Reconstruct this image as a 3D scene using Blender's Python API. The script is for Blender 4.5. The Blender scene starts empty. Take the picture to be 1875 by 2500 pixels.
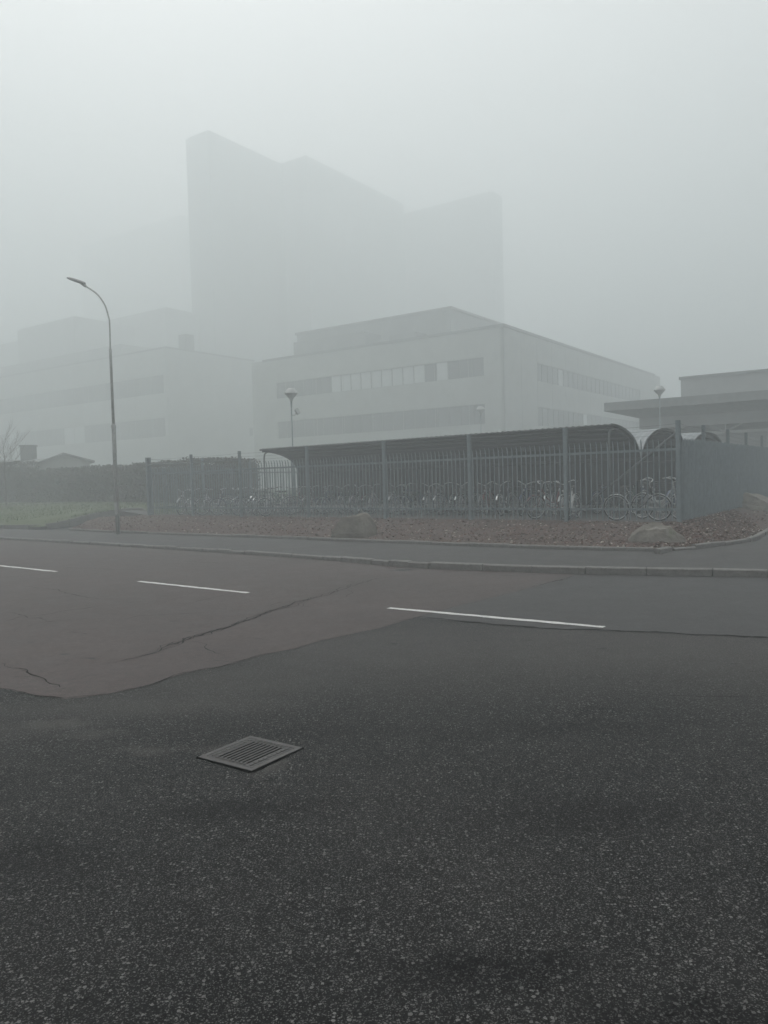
import bpy, bmesh, math, random
from math import sin, cos, pi, sqrt
from mathutils import Vector, Matrix, noise
random.seed(7)
S = bpy.context.scene
C = S.collection

# ------------------------------------------------------------------ camera
EYE = 1.68
PITCH = math.atan(78/1900); ROLL = .028
cf = Vector((0, cos(PITCH), -sin(PITCH)))
_r0 = Vector((1, 0, 0)); _u0 = Vector((0, sin(PITCH), cos(PITCH)))
cR = cos(ROLL)*_r0 - sin(ROLL)*_u0
cU = cos(ROLL)*_u0 + sin(ROLL)*_r0
cam = bpy.data.cameras.new('camera'); camo = bpy.data.objects.new('camera', cam); C.objects.link(camo)
m = Matrix((cR, cU, -cf)).transposed().to_4x4(); m.translation = (0, 0, EYE)
camo.matrix_world = m
cam.sensor_fit = 'VERTICAL'; cam.sensor_height = 36; cam.lens = 1900/2500*36
cam.clip_start = .05; cam.clip_end = 3000
S.camera = camo
S.render.resolution_x = 768; S.render.resolution_y = 1024

# ------------------------------------------------------------------ sky, sun, exposure
SUN_EL = math.radians(62); SUN_AZ = math.radians(-30)     # azimuth measured from +Y towards +X
W = bpy.data.worlds.new('World'); S.world = W; W.use_nodes = True
nt = W.node_tree; nt.nodes.clear()
sky = nt.nodes.new('ShaderNodeTexSky'); sky.sky_type = 'NISHITA'; sky.sun_disc = False
sky.sun_elevation = SUN_EL; sky.sun_rotation = SUN_AZ; sky.dust_density = 6; sky.air_density = 1.5
hs = nt.nodes.new('ShaderNodeHueSaturation'); hs.inputs['Saturation'].default_value = .08
bg = nt.nodes.new('ShaderNodeBackground'); bg.inputs['Strength'].default_value = .15
wo = nt.nodes.new('ShaderNodeOutputWorld')
nt.links.new(sky.outputs[0], hs.inputs['Color']); warm = nt.nodes.new('ShaderNodeMixRGB'); warm.blend_type = 'MULTIPLY'; warm.inputs[0].default_value = 1; warm.inputs[2].default_value = (1.055, .982, .965, 1)
nt.links.new(hs.outputs[0], warm.inputs[1]); nt.links.new(warm.outputs[0], bg.inputs['Color'])
nt.links.new(bg.outputs[0], wo.inputs['Surface'])
sl = bpy.data.lights.new('sun', 'SUN'); sl.energy = .9; sl.angle = math.radians(40); sl.color = (1, .985, .96)
so = bpy.data.objects.new('sun', sl); C.objects.link(so)
sdir = Vector((sin(SUN_AZ)*cos(SUN_EL), cos(SUN_AZ)*cos(SUN_EL), sin(SUN_EL)))
so.rotation_euler = sdir.to_track_quat('Z', 'Y').to_euler(); so.location = (0, 0, 130)
S.view_settings.view_transform = 'Standard'; S.view_settings.look = 'None'
S.view_settings.gamma = 1; S.view_settings.exposure = .5
S.render.engine = 'CYCLES'
cy = S.cycles
cy.use_denoising = True; cy.use_adaptive_sampling = False
cy.max_bounces = 8; cy.volume_bounces = 3; cy.diffuse_bounces = 3; cy.glossy_bounces = 2
FOG = .0124

# ------------------------------------------------------------------ helpers
def ray(x, y): return cf + cR*((x-937.5)/1900) + cU*((1250-y)/1900)
def P(x, y, z=0.0):
    d = ray(x, y); t = (z-EYE)/d.z
    return Vector((d.x*t, d.y*t, z))
def PY(x, y, Y):
    d = ray(x, y); return Vector((0, 0, EYE)) + d*(Y/d.y)
def V(*a): return Vector(a)

class MB:
    def __init__(s): s.v = []; s.f = []; s.mi = []; s.cur = 0; s.sm = []; s.smooth = False
    def add(s, vs, fs):
        o = len(s.v); s.v += [tuple(v) for v in vs]
        for f in fs: s.f.append(tuple(i+o for i in f)); s.mi.append(s.cur); s.sm.append(s.smooth)
    def box(s, a, b, M=None):
        x0, y0, z0 = a; x1, y1, z1 = b
        vs = [V(x, y, z) for z in (z0, z1) for x, y in ((x0, y0), (x1, y0), (x1, y1), (x0, y1))]
        if M is not None: vs = [M @ v for v in vs]
        s.add(vs, [(3,2,1,0), (4,5,6,7), (0,1,5,4), (1,2,6,5), (2,3,7,6), (3,0,4,7)])
    def tube(s, pts, r, n=8, closed=False):
        pts = [Vector(p) for p in pts]; k = len(pts)
        rs = r if isinstance(r, (list, tuple)) else [r]*k
        vs = []; prev = None
        for i, p in enumerate(pts):
            if closed: t = pts[(i+1) % k]-pts[i-1]
            else: t = pts[min(i+1, k-1)]-pts[max(i-1, 0)]
            t.normalize()
            if prev is None:
                a = V(0,0,1) if abs(t.z) < .9 else V(1,0,0)
                u = t.cross(a).normalized()
            else: u = (prev - t*prev.dot(t)).normalized()
            prev = u; w = t.cross(u)
            for j in range(n):
                an = 2*pi*j/n; vs.append(p + (u*cos(an)+w*sin(an))*rs[i])
        fs = []
        for i in range(k if closed else k-1):
            for j in range(n):
                a = i*n+j; b = i*n+(j+1) % n; i2 = (i+1) % k
                fs.append((a, b, i2*n+(j+1) % n, i2*n+j))
        if not closed:
            fs.append(tuple(range(n-1, -1, -1))); fs.append(tuple((k-1)*n+j for j in range(n)))
        sm = s.smooth; s.smooth = True; s.add(vs, fs); s.smooth = sm
    def lathe(s, prof, c=(0,0,0), n=20):
        c = Vector(c); vs = []; k = len(prof)
        for r, z in prof:
            for j in range(n): vs.append(c+V(max(r, 1e-4)*cos(2*pi*j/n), max(r, 1e-4)*sin(2*pi*j/n), z))
        fs = [(i*n+j, i*n+(j+1) % n, (i+1)*n+(j+1) % n, (i+1)*n+j) for i in range(k-1) for j in range(n)]
        sm = s.smooth; s.smooth = True; s.add(vs, fs); s.smooth = sm
    def build(s, name, mat, parent=None, mats=None):
        me = bpy.data.meshes.new(name); me.from_pydata(s.v, [], s.f)
        for mm in (mats or [mat]): me.materials.append(mm)
        me.polygons.foreach_set('material_index', s.mi); me.polygons.foreach_set('use_smooth', s.sm)
        me.update()
        o = bpy.data.objects.new(name, me); C.objects.link(o)
        if parent is not None: o.parent = parent
        return o
def tag(o, label=None, cat=None, group=None, kind=None):
    if label: o['label'] = label
    if cat: o['category'] = cat
    if group: o['group'] = group
    if kind: o['kind'] = kind
    return o
def thing(name, label, cat, loc=(0,0,0), rz=0, group=None):
    o = bpy.data.objects.new(name, None); C.objects.link(o); o.location = loc; o.rotation_euler = (0,0,rz)
    o.empty_display_size = .2
    return tag(o, label, cat, group)
def copy_tree(o, parent=None):
    c = o.copy(); C.objects.link(c); c.parent = parent
    for ch in list(o.children): copy_tree(ch, c)
    return c
def struct(name, mb, mat, mats=None): return tag(mb.build(name, mat, mats=mats), kind='structure')
def frame(o, ax, ay):
    """matrix whose local x runs along ax (horizontal) and local y along ay"""
    ax = Vector(ax).normalized(); ay = Vector(ay).normalized()
    mm = Matrix((ax, ay, V(0,0,1))).transposed().to_4x4(); mm.translation = o
    return mm

# ------------------------------------------------------------------ materials
class NG:
    def __init__(s, name):
        s.m = bpy.data.materials.new(name); s.m.use_nodes = True; s.t = s.m.node_tree; s.n = s.t.nodes
        s.b = s.n['Principled BSDF']; s.geo = s.n.new('ShaderNodeNewGeometry'); s.tc = s.n.new('ShaderNodeTexCoord')
        s.pos = s.geo.outputs['Position']
    def L(s, a, b): s.t.links.new(a, b)
    def val(s, x, inp):
        if isinstance(x, (int, float)): inp.default_value = x
        elif isinstance(x, (tuple, list)): inp.default_value = (*x, 1) if len(x) == 3 else x
        else: s.L(x, inp)
    def noise(s, scale, detail=4, rough=.55, vec=None, out='Fac'):
        n = s.n.new('ShaderNodeTexNoise'); n.inputs['Scale'].default_value = scale
        n.inputs['Detail'].default_value = detail; n.inputs['Roughness'].default_value = rough
        s.L(vec or s.pos, n.inputs['Vector']); return n.outputs[out]
    def voro(s, scale, vec=None, rnd=1):
        n = s.n.new('ShaderNodeTexVoronoi'); n.inputs['Scale'].default_value = scale
        n.inputs['Randomness'].default_value = rnd
        s.L(vec or s.pos, n.inputs['Vector']); return n.outputs['Distance'], n.outputs['Color']
    def mapping(s, scale=(1,1,1), rot=(0,0,0), vec=None):
        n = s.n.new('ShaderNodeMapping'); n.inputs['Scale'].default_value = scale; n.inputs['Rotation'].default_value = rot
        s.L(vec or s.pos, n.inputs['Vector']); return n.outputs[0]
    def ramp(s, x, stops):
        n = s.n.new('ShaderNodeValToRGB'); e = n.color_ramp.elements
        while len(e) < len(stops): e.new(.5)
        for q, (p_, c_) in zip(e, stops):
            q.position = p_; q.color = (c_, c_, c_, 1) if isinstance(c_, (int, float)) else (*c_, 1)
        s.L(x, n.inputs[0]); return n.outputs[0]
    def mix(s, f, a, b, mode='MIX'):
        n = s.n.new('ShaderNodeMixRGB'); n.blend_type = mode
        s.val(f, n.inputs[0]); s.val(a, n.inputs[1]); s.val(b, n.inputs[2]); return n.outputs[0]
    def math(s, op, a, b=0.0):
        n = s.n.new('ShaderNodeMath'); n.operation = op; s.val(a, n.inputs[0]); s.val(b, n.inputs[1]); return n.outputs[0]
    def bump(s, h, dist, strength=1.0):
        n = s.n.new('ShaderNodeBump'); n.inputs['Distance'].default_value = dist; n.inputs['Strength'].default_value = strength
        s.L(h, n.inputs['Height']); s.L(n.outputs[0], s.b.inputs['Normal'])
    def out(s, color, rough=.8, metal=0.0, spec=.5):
        s.val(color, s.b.inputs['Base Color']); s.val(rough, s.b.inputs['Roughness']); s.val(metal, s.b.inputs['Metallic'])
        s.b.inputs['Specular IOR Level'].default_value = spec
        return s.m

def m_asphalt(name, base, stone, dens, cell, wear=.25, worn=(.09,.085,.085), seed=0., bumpd=.004, rough=.66, spec=.4, pale=(), dark=()):
    g = NG(name)
    vec = g.mapping(scale=(1,1,1)); 
    warp = g.noise(90, 2, vec=vec, out='Color')
    v2 = g.mix(.012, vec, warp, 'ADD')
    d1, c1 = g.voro(cell, v2); d2, c2 = g.voro(cell*2.3, v2)
    sep = g.n.new('ShaderNodeSeparateColor'); g.L(c1, sep.inputs[0])
    sep2 = g.n.new('ShaderNodeSeparateColor'); g.L(c2, sep2.inputs[0])
    big = g.noise(.45, 6, .65); mid = g.noise(2.3, 6, .7)
    mid = g.math('ADD', g.math('MULTIPLY', mid, .6), g.math('MULTIPLY', big, .4))
    # exposed stones: random cells, worn unevenly
    thr = g.math('SUBTRACT', 1.0-dens, g.math('MULTIPLY', g.math('SUBTRACT', mid, .5), 1.3))
    on1 = g.math('GREATER_THAN', sep.outputs[0], thr)
    size = g.math('ADD', g.math('MULTIPLY', g.math('POWER', sep.outputs[1], 1.5), .30), .17)
    st1 = g.math('MULTIPLY', on1, g.math('LESS_THAN', d1, size))
    on2 = g.math('GREATER_THAN', sep2.outputs[0], 1.0-dens*2.3)
    st2 = g.math('MULTIPLY', on2, g.math('LESS_THAN', d2, .42))
    b1 = g.mix(mid, tuple(x*.5 for x in base), tuple(x*1.6 for x in base))
    b1 = g.mix(g.math('MULTIPLY', g.ramp(big, [(.42, 0), (.72, 1)]), wear), b1, worn)
    b1 = g.mix(1.0, b1, g.ramp(g.noise(11, 5, .75), [(.32, .72), (.68, 1.3)]), 'MULTIPLY')
    fine = g.noise(260, 3, .7)
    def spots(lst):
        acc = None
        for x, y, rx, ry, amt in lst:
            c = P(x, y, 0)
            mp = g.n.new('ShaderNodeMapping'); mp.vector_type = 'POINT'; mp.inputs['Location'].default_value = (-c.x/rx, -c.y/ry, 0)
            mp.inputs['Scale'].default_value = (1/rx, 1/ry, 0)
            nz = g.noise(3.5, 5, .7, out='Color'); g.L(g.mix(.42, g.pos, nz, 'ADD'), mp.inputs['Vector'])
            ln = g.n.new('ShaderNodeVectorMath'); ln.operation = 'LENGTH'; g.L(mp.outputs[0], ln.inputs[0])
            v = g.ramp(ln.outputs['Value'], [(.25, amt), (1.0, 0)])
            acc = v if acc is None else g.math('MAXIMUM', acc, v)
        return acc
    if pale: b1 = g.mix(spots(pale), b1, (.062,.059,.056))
    b1 = g.mix(g.ramp(g.noise(4.2, 2, .5, vec=g.mapping(scale=(1,1.8,1), rot=(0,0,.5))), [(.69, 0), (.74, .75)]), b1, (.008,.008,.008))
    if dark: b1 = g.mix(spots(dark), b1, (.002,.002,.0025))
    b1 = g.mix(1.0, b1, g.ramp(fine, [(.3, .3), (.7, 1.9)]), 'MULTIPLY')
    sc = g.mix(sep.outputs[2], tuple(x*.45 for x in stone), stone)
    sc2 = g.mix(sep2.outputs[2], tuple(x*.12 for x in stone), tuple(x*.75 for x in stone))
    if dark:
        keep = g.math('SUBTRACT', 1.0, g.math('MULTIPLY', spots(dark), .7)); st1 = g.math('MULTIPLY', st1, keep); st2 = g.math('MULTIPLY', st2, keep)
    if pale:
        keep = g.math('SUBTRACT', 1.0, spots(pale)); st1 = g.math('MULTIPLY', st1, keep)
    col = g.mix(g.math('MULTIPLY', st2, .62), b1, sc2); col = g.mix(g.math('MULTIPLY', st1, .85), col, sc)
    h = g.math('ADD', g.math('MULTIPLY', g.math('SUBTRACT', .5, d1), .8), g.math('MULTIPLY', g.math('SUBTRACT', .5, d2), .5))
    h = g.math('ADD', h, g.math('MULTIPLY', fine, .4))
    g.bump(h, bumpd, .9)
    return g.out(col, g.ramp(mid, [(.3, rough-.08), (.7, rough+.14)]), spec=spec)
def m_noise(name, a, b, scale=3, rough=.8, metal=0, bump=0, bscale=None, spec=.5, spots=None):
    g = NG(name); n = g.noise(scale, 6, .6)
    col = g.mix(g.ramp(n, [(.3, 0), (.7, 1)]), a, b)
    if spots: col = g.mix(g.ramp(g.noise(spots[1], 5, .7), [(.55, 0), (.68, spots[2])]), col, spots[0])
    if bump: g.bump(g.noise(bscale or scale*8, 5, .65), bump)
    return g.out(col, rough, metal, spec)
def m_island(name, stops, rough=.85):
    g = NG(name); return g.out(g.ramp(g.geo.outputs['Random Per Island'], stops), rough)

M = {}
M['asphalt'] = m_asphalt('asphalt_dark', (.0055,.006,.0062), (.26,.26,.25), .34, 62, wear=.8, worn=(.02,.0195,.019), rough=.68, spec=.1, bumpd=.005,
    pale=((235,1745,.42,.16,.8),(330,1765,.3,.1,.5),(748,1835,.14,.2,.75),(470,1800,.3,.12,.5),(640,1800,.3,.1,.4),(1000,1570,3.0,2.2,.62),(1500,1560,3.4,2.2,.66),(1850,1560,3.2,2.4,.66),(700,1640,1.8,1.0,.5),(450,1700,1.8,.45,.5),(60,1760,.9,.3,.35)),  # worn patches; the wide far ones put grazing sheen into the colour
    dark=((1300,2280,.5,.16,.8),(720,1935,.6,.2,.6),(1500,1945,.8,.25,.6),(1500,1750,1.1,.22,.5),(900,1760,.8,.2,.4),(200,2050,.5,.3,.5),(1780,2380,.5,.2,.7)))
M['asphalt_old'] = m_asphalt('asphalt_old', (.044,.034,.032), (.12,.10,.093), .2, 95, wear=.8, worn=(.07,.056,.052), spec=.3, bumpd=.002)
M['asphalt_lane'] = m_asphalt('asphalt_lane', (.029,.0285,.0285), (.13,.125,.122), .22, 95, worn=(.04,.04,.04), spec=.35, bumpd=.002)
M['asphalt_path'] = m_asphalt('asphalt_path', (.03,.028,.027), (.09,.09,.09), .15, 110, wear=.5, worn=(.06,.057,.055), bumpd=.002)
M['tar'] = m_noise('crack_dark', (.008,.008,.008), (.02,.019,.018), 20, 1, spec=.1)
M['patch'] = m_noise('patch_worn', (.075,.073,.068), (.11,.105,.098), 14, .9, bump=.003, bscale=120)
M['paint'] = m_noise('road_paint', (.48,.48,.465), (.66,.66,.645), 22, .8, bump=.001, bscale=200, spots=((.3,.3,.29), 45, .7))
M['kerb'] = m_noise('kerb_concrete', (.13,.125,.118), (.20,.195,.185), 9, .85, bump=.004, bscale=90, spots=((.07,.07,.062), 22, .7))
M['iron'] = m_noise('cast_iron', (.055,.056,.058), (.105,.103,.098), 25, .7, .1, bump=.002, bscale=150, spots=((.10,.065,.045), 60, .6))
M['black'] = m_noise('hole_shade_black', (.002,.002,.002), (.004,.004,.004), 9, 1, spec=0)  # black that stands in for the darkness of drain openings
M['galv'] = m_noise('galvanised', (.14,.175,.19), (.215,.262,.285), 5, .65, .1, spots=((.11,.13,.135), 12, .4))
M['galv_d'] = m_noise('galvanised_dark', (.10,.115,.12), (.15,.17,.175), 6, .5, .3)
M['lamp'] = m_noise('lamp_steel', (.34,.36,.35), (.44,.46,.45), 4, .6, .1, spots=((.09,.095,.09), 14, .6))
M['lamp_head'] = m_noise('lamp_casing', (.16,.17,.17), (.22,.23,.23), 9, .5)
M['lamp_white'] = m_noise('lamp_opal', (.30,.32,.31), (.40,.42,.41), 6, .4, spots=((.3,.32,.28), 10, .6))
M['soil'] = m_noise('gravel_soil', (.045,.03,.025), (.10,.066,.054), 7, .95, bump=.02, bscale=40, spots=((.09,.042,.032), 1.2, .8))
M['bits'] = m_island('gravel_bits', [(0, (.035,.024,.02)), (.25, (.105,.055,.042)), (.5, (.14,.074,.056)), (.7, (.07,.05,.04)), (.88, (.17,.13,.105)), (.97, (.45,.42,.37))])
M['rock'] = m_noise('boulder', (.11,.10,.085), (.21,.195,.17), 3, .9, bump=.03, bscale=14, spots=((.11,.125,.07), 3.5, .7))
M['grass'] = m_noise('lawn_soil', (.06,.085,.035), (.09,.11,.05), 3, .95)
M['blade'] = m_island('lawn_blades', [(0, (.035,.075,.018)), (.5, (.06,.11,.03)), (.9, (.12,.14,.05))])
M['hedge'] = m_island('hedge_leaves', [(0, (.02,.018,.013)), (.35, (.035,.032,.02)), (.7, (.055,.04,.026)), (1, (.035,.045,.02))])
M['twig'] = m_noise('bark', (.05,.042,.035), (.10,.085,.07), 9, .9)
M['wall'] = m_noise('render_pale', (.36,.375,.36), (.43,.445,.43), .5, .85, spots=((.31,.32,.30), .8, .5))
M['wall_grey'] = m_noise('render_grey', (.26,.27,.27), (.33,.34,.34), .5, .85)
M['recess'] = m_noise('recess_dark', (.10,.11,.11), (.14,.15,.15), 2, .6)
M['coping'] = m_noise('roof_edge', (.16,.17,.17), (.22,.23,.23), 3, .6)
M['roof'] = m_noise('roof_felt', (.09,.095,.095), (.14,.145,.145), 2, .9)
M['tower'] = m_noise('tower_concrete', (.13,.135,.135), (.17,.175,.175), .2, .85)
M['glass'] = m_noise('window_glass', (.09,.10,.105), (.13,.14,.145), 2, .15, spec=.6)
M['blind'] = m_noise('window_blind', (.5,.53,.53), (.6,.62,.62), 2, .8)
M['sheet_shaded'] = m_noise('sheet_inside_shaded', (.025,.03,.03), (.045,.05,.05), 3, .8)  # darker copy of the roof sheet, shelter shade put into its colour
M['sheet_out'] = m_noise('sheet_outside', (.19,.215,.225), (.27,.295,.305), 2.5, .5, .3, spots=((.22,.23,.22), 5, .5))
M['tyre'] = m_noise('rubber', (.015,.015,.015), (.03,.03,.03), 20, .8)
M['chrome'] = m_noise('chrome', (.42,.44,.45), (.58,.60,.61), 12, .34, .95)
M['rim'] = m_noise('rim_alloy', (.45,.47,.48), (.6,.62,.63), 12, .3, .8)
M['leather'] = m_noise('saddle_vinyl', (.02,.018,.017), (.04,.035,.03), 30, .5)
M['basket'] = m_noise('basket_wire', (.05,.05,.05), (.09,.09,.09), 20, .5, .4)
M['pavers'] = m_noise('yard_paving', (.045,.045,.044), (.08,.079,.077), 1.5, .9, bump=.004, bscale=60)
for nm_, c_ in (('black', (.02,.022,.025)), ('blue', (.03,.06,.13)), ('red', (.14,.03,.03)), ('silver', (.42,.44,.45)), ('green', (.03,.08,.06)), ('white', (.6,.62,.62))):
    M['f_'+nm_] = m_noise('bike_paint_'+nm_, tuple(x*.8 for x in c_), c_, 10, .35)

# ------------------------------------------------------------------ ground
KERB = [P(*q) for q in [(0,1317),(350,1338),(700,1361),(831,1371),(957,1383),(1048,1389),(1178,1394),(1297,1398.5),(1430,1402.5),(1578,1405),(1740,1407.5),(1875,1411)]]
KERB = [KERB[0]+(KERB[0]-KERB[1])*6] + KERB + [KERB[-1]+(KERB[-1]-KERB[-2])*6]
INN = [P(x, y, .24) for x, y in [(167,1290.5),(350,1298),(700,1309),(980,1319.5),(1250,1329),(1428,1334),(1599,1337)]]
INN2 = [P(x, y, .24) for x, y in [(1612,1342),(1654,1334),(1700,1331.5),(1780,1322),(1847,1312.5),(1875,1295)]]
INN2.append(INN2[-1]+(INN2[-1]-INN2[-2])*14)
FR = P(1657, 1276, .45); FL = P(362, 1258, .45)
FD = (FL-FR).normalized()                                   # along the street fence, towards the left
SD = V(.5718, .8205, 0)                                      # along the side fence and the buildings' short side
EA = V(-.8205, .5718, 0); EB = V(.5718, .8205, 0)
def resample(pts, step):
    out = [pts[0].copy()]
    for a, b in zip(pts, pts[1:]):
        n = max(1, int((b-a).length/step))
        out += [a.lerp(b, i/n) for i in range(1, n+1)]
    return out
def at_len(pts, u):
    L = [0]
    for a, b in zip(pts, pts[1:]): L.append(L[-1]+(b-a).length)
    t = u*L[-1]
    for i in range(len(pts)-1):
        if t <= L[i+1] or i == len(pts)-2:
            return pts[i].lerp(pts[i+1], (t-L[i])/(L[i+1]-L[i]))

b = MB(); b.add([(-600,-300,0),(600,-300,0),(600,900,0),(-600,900,0)], [(0,1,2,3)])
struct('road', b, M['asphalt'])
# patches of older and newer asphalt, each a sheet a few millimetres up
def sheet(pix, z, extra=()):
    pts = [P(x, y, z) for x, y in pix]+list(extra)
    vs = pts; return vs
seam = [(0,1681),(80,1697),(157,1707),(255,1696),(353,1674),(450,1644),(570,1620),(727,1579),(800,1559),(917,1536),(1027,1504),(1111,1481),(1210,1457),(1305,1433),(1403,1404)]
seamP = [P(x, y, 0) for x, y in seam]; seamP[0] = seamP[0]
far_l = [k.copy() for k in KERB[:9]]
sR = resample(seamP, .04)
sR = [p + V(noise.noise(p*2.1)*.03+noise.noise(p*13)*.03, noise.noise(p*2.1+V(9,9,9))*.03+noise.noise(p*17+V(5,5,5))*.03, 0) for p in sR]
old = [V(-60, 3.6, 0)] + sR + [P(1403,1402,0)] + list(reversed([k for k in KERB[1:9]])) + [V(-60, 60, 0)]
b = MB(); b.add([V(p.x, p.y, .002) for p in old], [tuple(range(len(old)))]); struct('old_road_surface', b, M['asphalt_old'])
lane = [P(1403,1402,0)]+list(reversed([p for p in sR if p.y > P(1027,1504,0).y]))+[P(1026,1508,0),P(1300,1533,0),P(1475,1540,0),P(1875,1557,0),V(14,4.6,0),V(22,5,0)]+list(reversed(KERB[10:]))
b = MB(); b.add([V(p.x, p.y, .0013) for p in lane], [tuple(range(len(lane)))]); struct('lane_surface', b, M['asphalt_lane'])
# cracks and joints: thin dark ragged strips
b = MB()
def crack(pix, w, z=.0036, jit=.035, pts=None):
    pts = resample(pts or [P(x, y, 0) for x, y in pix], .07)
    o = random.random()*50
    vs = []; n = len(pts)
    for i, p in enumerate(pts):
        t = (pts[min(i+1, n-1)]-pts[max(i-1, 0)]).normalized(); nn = V(-t.y, t.x, 0)
        q = p + nn*(noise.noise(p*3+V(o,0,0))*jit*1.6 + noise.noise(p*14+V(o,0,0))*jit*.8)
        ww = w*1.45*(.35+abs(noise.noise(p*9+V(0,o,0)))*1.9)*(.3+.7*min(1, i/8, (n-1-i)/8))
        vs += [V(q.x-nn.x*ww, q.y-nn.y*ww, z), V(q.x+nn.x*ww, q.y+nn.y*ww, z)]
    b.add(vs, [(2*i, 2*i+1, 2*i+3, 2*i+2) for i in range(n-1)])
main = [(282,1620),(331,1607),(390,1587),(461,1560),(543,1536),(640,1501),(727,1471),(787,1455),(850,1434),(900,1417),(917,1413),(975,1407)]
crack(main, .008, jit=.045); crack([(x+2, y-2) for x, y in main[1:-2]], .006, jit=.08); crack([(x-3, y+2) for x, y in main[2:-4]], .005, jit=.09); crack(main[2:5], .012, jit=.09)
for k in ([(0,1520),(50,1508),(108,1501),(190,1487),(271,1478),(340,1469)], [(20,1495),(60,1504),(110,1514),(118,1520)], [(60,1530),(110,1517),(180,1514)],
          [(277,1517),(336,1505),(434,1500),(500,1497)], [(456,1474),(510,1462),(559,1449)], [(570,1477),(600,1471),(628,1466)],
          [(50,1430),(140,1440),(200,1457),(280,1464)], [(160,1541),(215,1549)], [(0,1380),(150,1385),(260,1390),(360,1392)], [(295,1410),(360,1415)],
          [(420,1368),(480,1372),(560,1376)], [(765,1395),(850,1385)], [(600,1360),(690,1372)],
          [(0,1620),(65,1642),(110,1660),(136,1674),(143,1680)], [(460,1568),(500,1575),(540,1600)], [(655,1480),(690,1470),(750,1463)],
          [(740,1473),(730,1482)], [(120,1700),(60,1712),(0,1725)], [(850,1440),(858,1447),(845,1458)], [(1130,1400),(1250,1405),(1330,1402)], [(520,1612),(580,1617)]):
    crack(k, .0065, jit=.05)
crack(None, .007, jit=.03, pts=seamP[:4]); crack(None, .004, jit=.05, pts=seamP[3:8]); crack(None, .0025, jit=.05, pts=seamP[9:])
crack([(1026,1506),(1200,1524),(1300,1533),(1475,1539),(1600,1544),(1740,1551),(1875,1557),(2100,1566)], .02, jit=.03)
crack([(1600,1700),(1760,1701),(1875,1702)], .006, jit=.05); crack([(1300,1433),(1360,1418),(1400,1407)], .012, jit=.04)
struct('road_cracks', b, M['tar'])
# lane dashes
b = MB()
def dash(x0, y0, x1, y1, w=.10):
    a = P(x0, y0, 0); c = P(x1, y1, 0); t = (c-a).normalized(); nn = V(-t.y, t.x, 0); n = 26
    vs = []
    for i in range(n+1):
        p = a.lerp(c, i/n); j = .012
        vs += [V(*(p+nn*(w/2+random.uniform(-j, j)))[:2], .0055), V(*(p-nn*(w/2+random.uniform(-j, j)))[:2], .0055)]
    b.add(vs, [(2*i, 2*i+1, 2*i+3, 2*i+2) for i in range(n)])
dash(949,1485,1475,1532); dash(339,1420,606,1448); dash(-120,1369,138,1396); dash(-560,1330,-330,1350)
dash(2040,1583,2700,1640)
struct('lane_marking', b, M['paint'])

# kerbs
def kerb_run(mb, pts, w, z0, z1, step, gap, jz=.006, side=1, rough=0.0, drop=None):
    tot = sum((q-p).length for p, q in zip(pts, pts[1:])); n = max(1, int(tot/step))
    for i in range(n):
        p = at_len(pts, i/n); q = at_len(pts, (i+1)/n); t = (q-p).normalized(); nn = V(-t.y, t.x, 0)*side
        dz = random.uniform(-jz, jz); sh = random.uniform(-rough, rough)
        p = p+t*gap/2+nn*sh; q = q-t*gap/2+nn*(sh+random.uniform(-rough, rough))
        zz = z1+dz if drop is None else drop((p+q)/2)+dz
        ch = .018
        k = max(2, int((q-p).length/.25)); vs = []
        prof = [(0, z0), (0, zz-ch), (ch, zz), (w-.004, zz), (w, z0)]
        for j in range(k+1):
            c = p.lerp(q, j/k)
            for pi_, (u, z) in enumerate(prof):
                r = rough*.5*noise.noise(V(c.x*5, c.y*5, pi_*3)) if pi_ in (1, 2) else 0
                vs.append(V(c.x+nn.x*(u+r), c.y+nn.y*(u+r), z+r*.6))
        m_ = len(prof); fs = [(j*m_+s_, j*m_+s_+1, (j+1)*m_+s_+1, (j+1)*m_+s_) for j in range(k) for s_ in range(m_-1)]
        fs += [tuple(range(m_-1, -1, -1)), tuple(k*m_+s_ for s_ in range(m_))]
        mb.add(vs, fs)
b = MB()
kerb_run(b, KERB[:5], .14, -.02, .085, .55, .012, jz=.012, rough=.012)
kerb_run(b, KERB[4:7], .14, -.02, .11, .5, .02, jz=.01, rough=.015)
for a_, c_ in zip(KERB[6:], KERB[7:]):
    n_ = max(1, round((c_-a_).length/.98))
    kerb_run(b, [a_, c_], .14, -.02, .122, (c_-a_).length/n_-1e-4, .014, jz=.003, rough=.002)
struct('kerb', b, M['kerb'])
b = MB()
kerb_run(b, INN, .1, .1, .24, 1.0, .008, jz=.008, rough=.006)
kerb_run(b, INN2[:3], .12, .1, .235, .45, .03, jz=.02, rough=.02)
kerb_run(b, INN2[2:], .1, .1, .245, 1.0, .01, jz=.012, rough=.01)
struct('inner_kerb', b, M['kerb'])
# pavement: from kerb back to inner kerb and, left and right of the bed, further back
kin = []
for i in range(len(KERB)-1):
    t = (KERB[i+1]-KERB[i]).normalized(); nn = V(-t.y, t.x, 0)*.13; kin += [KERB[i]+nn, KERB[i+1]+nn]
pv = [V(p.x, p.y, .115 if p.x > 0 else .08) for p in kin]
back = [V(p.x, p.y, .165) for p in [INN[0]+V(-60, 42, 0)] + INN + INN2]
for p, q in zip(back[1:], INN+INN2): p.x, p.y = q.x+.03, q.y+.04
n = 90; vs = []; A = [at_len(pv, i/n) for i in range(n+1)]
b = MB()
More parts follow.
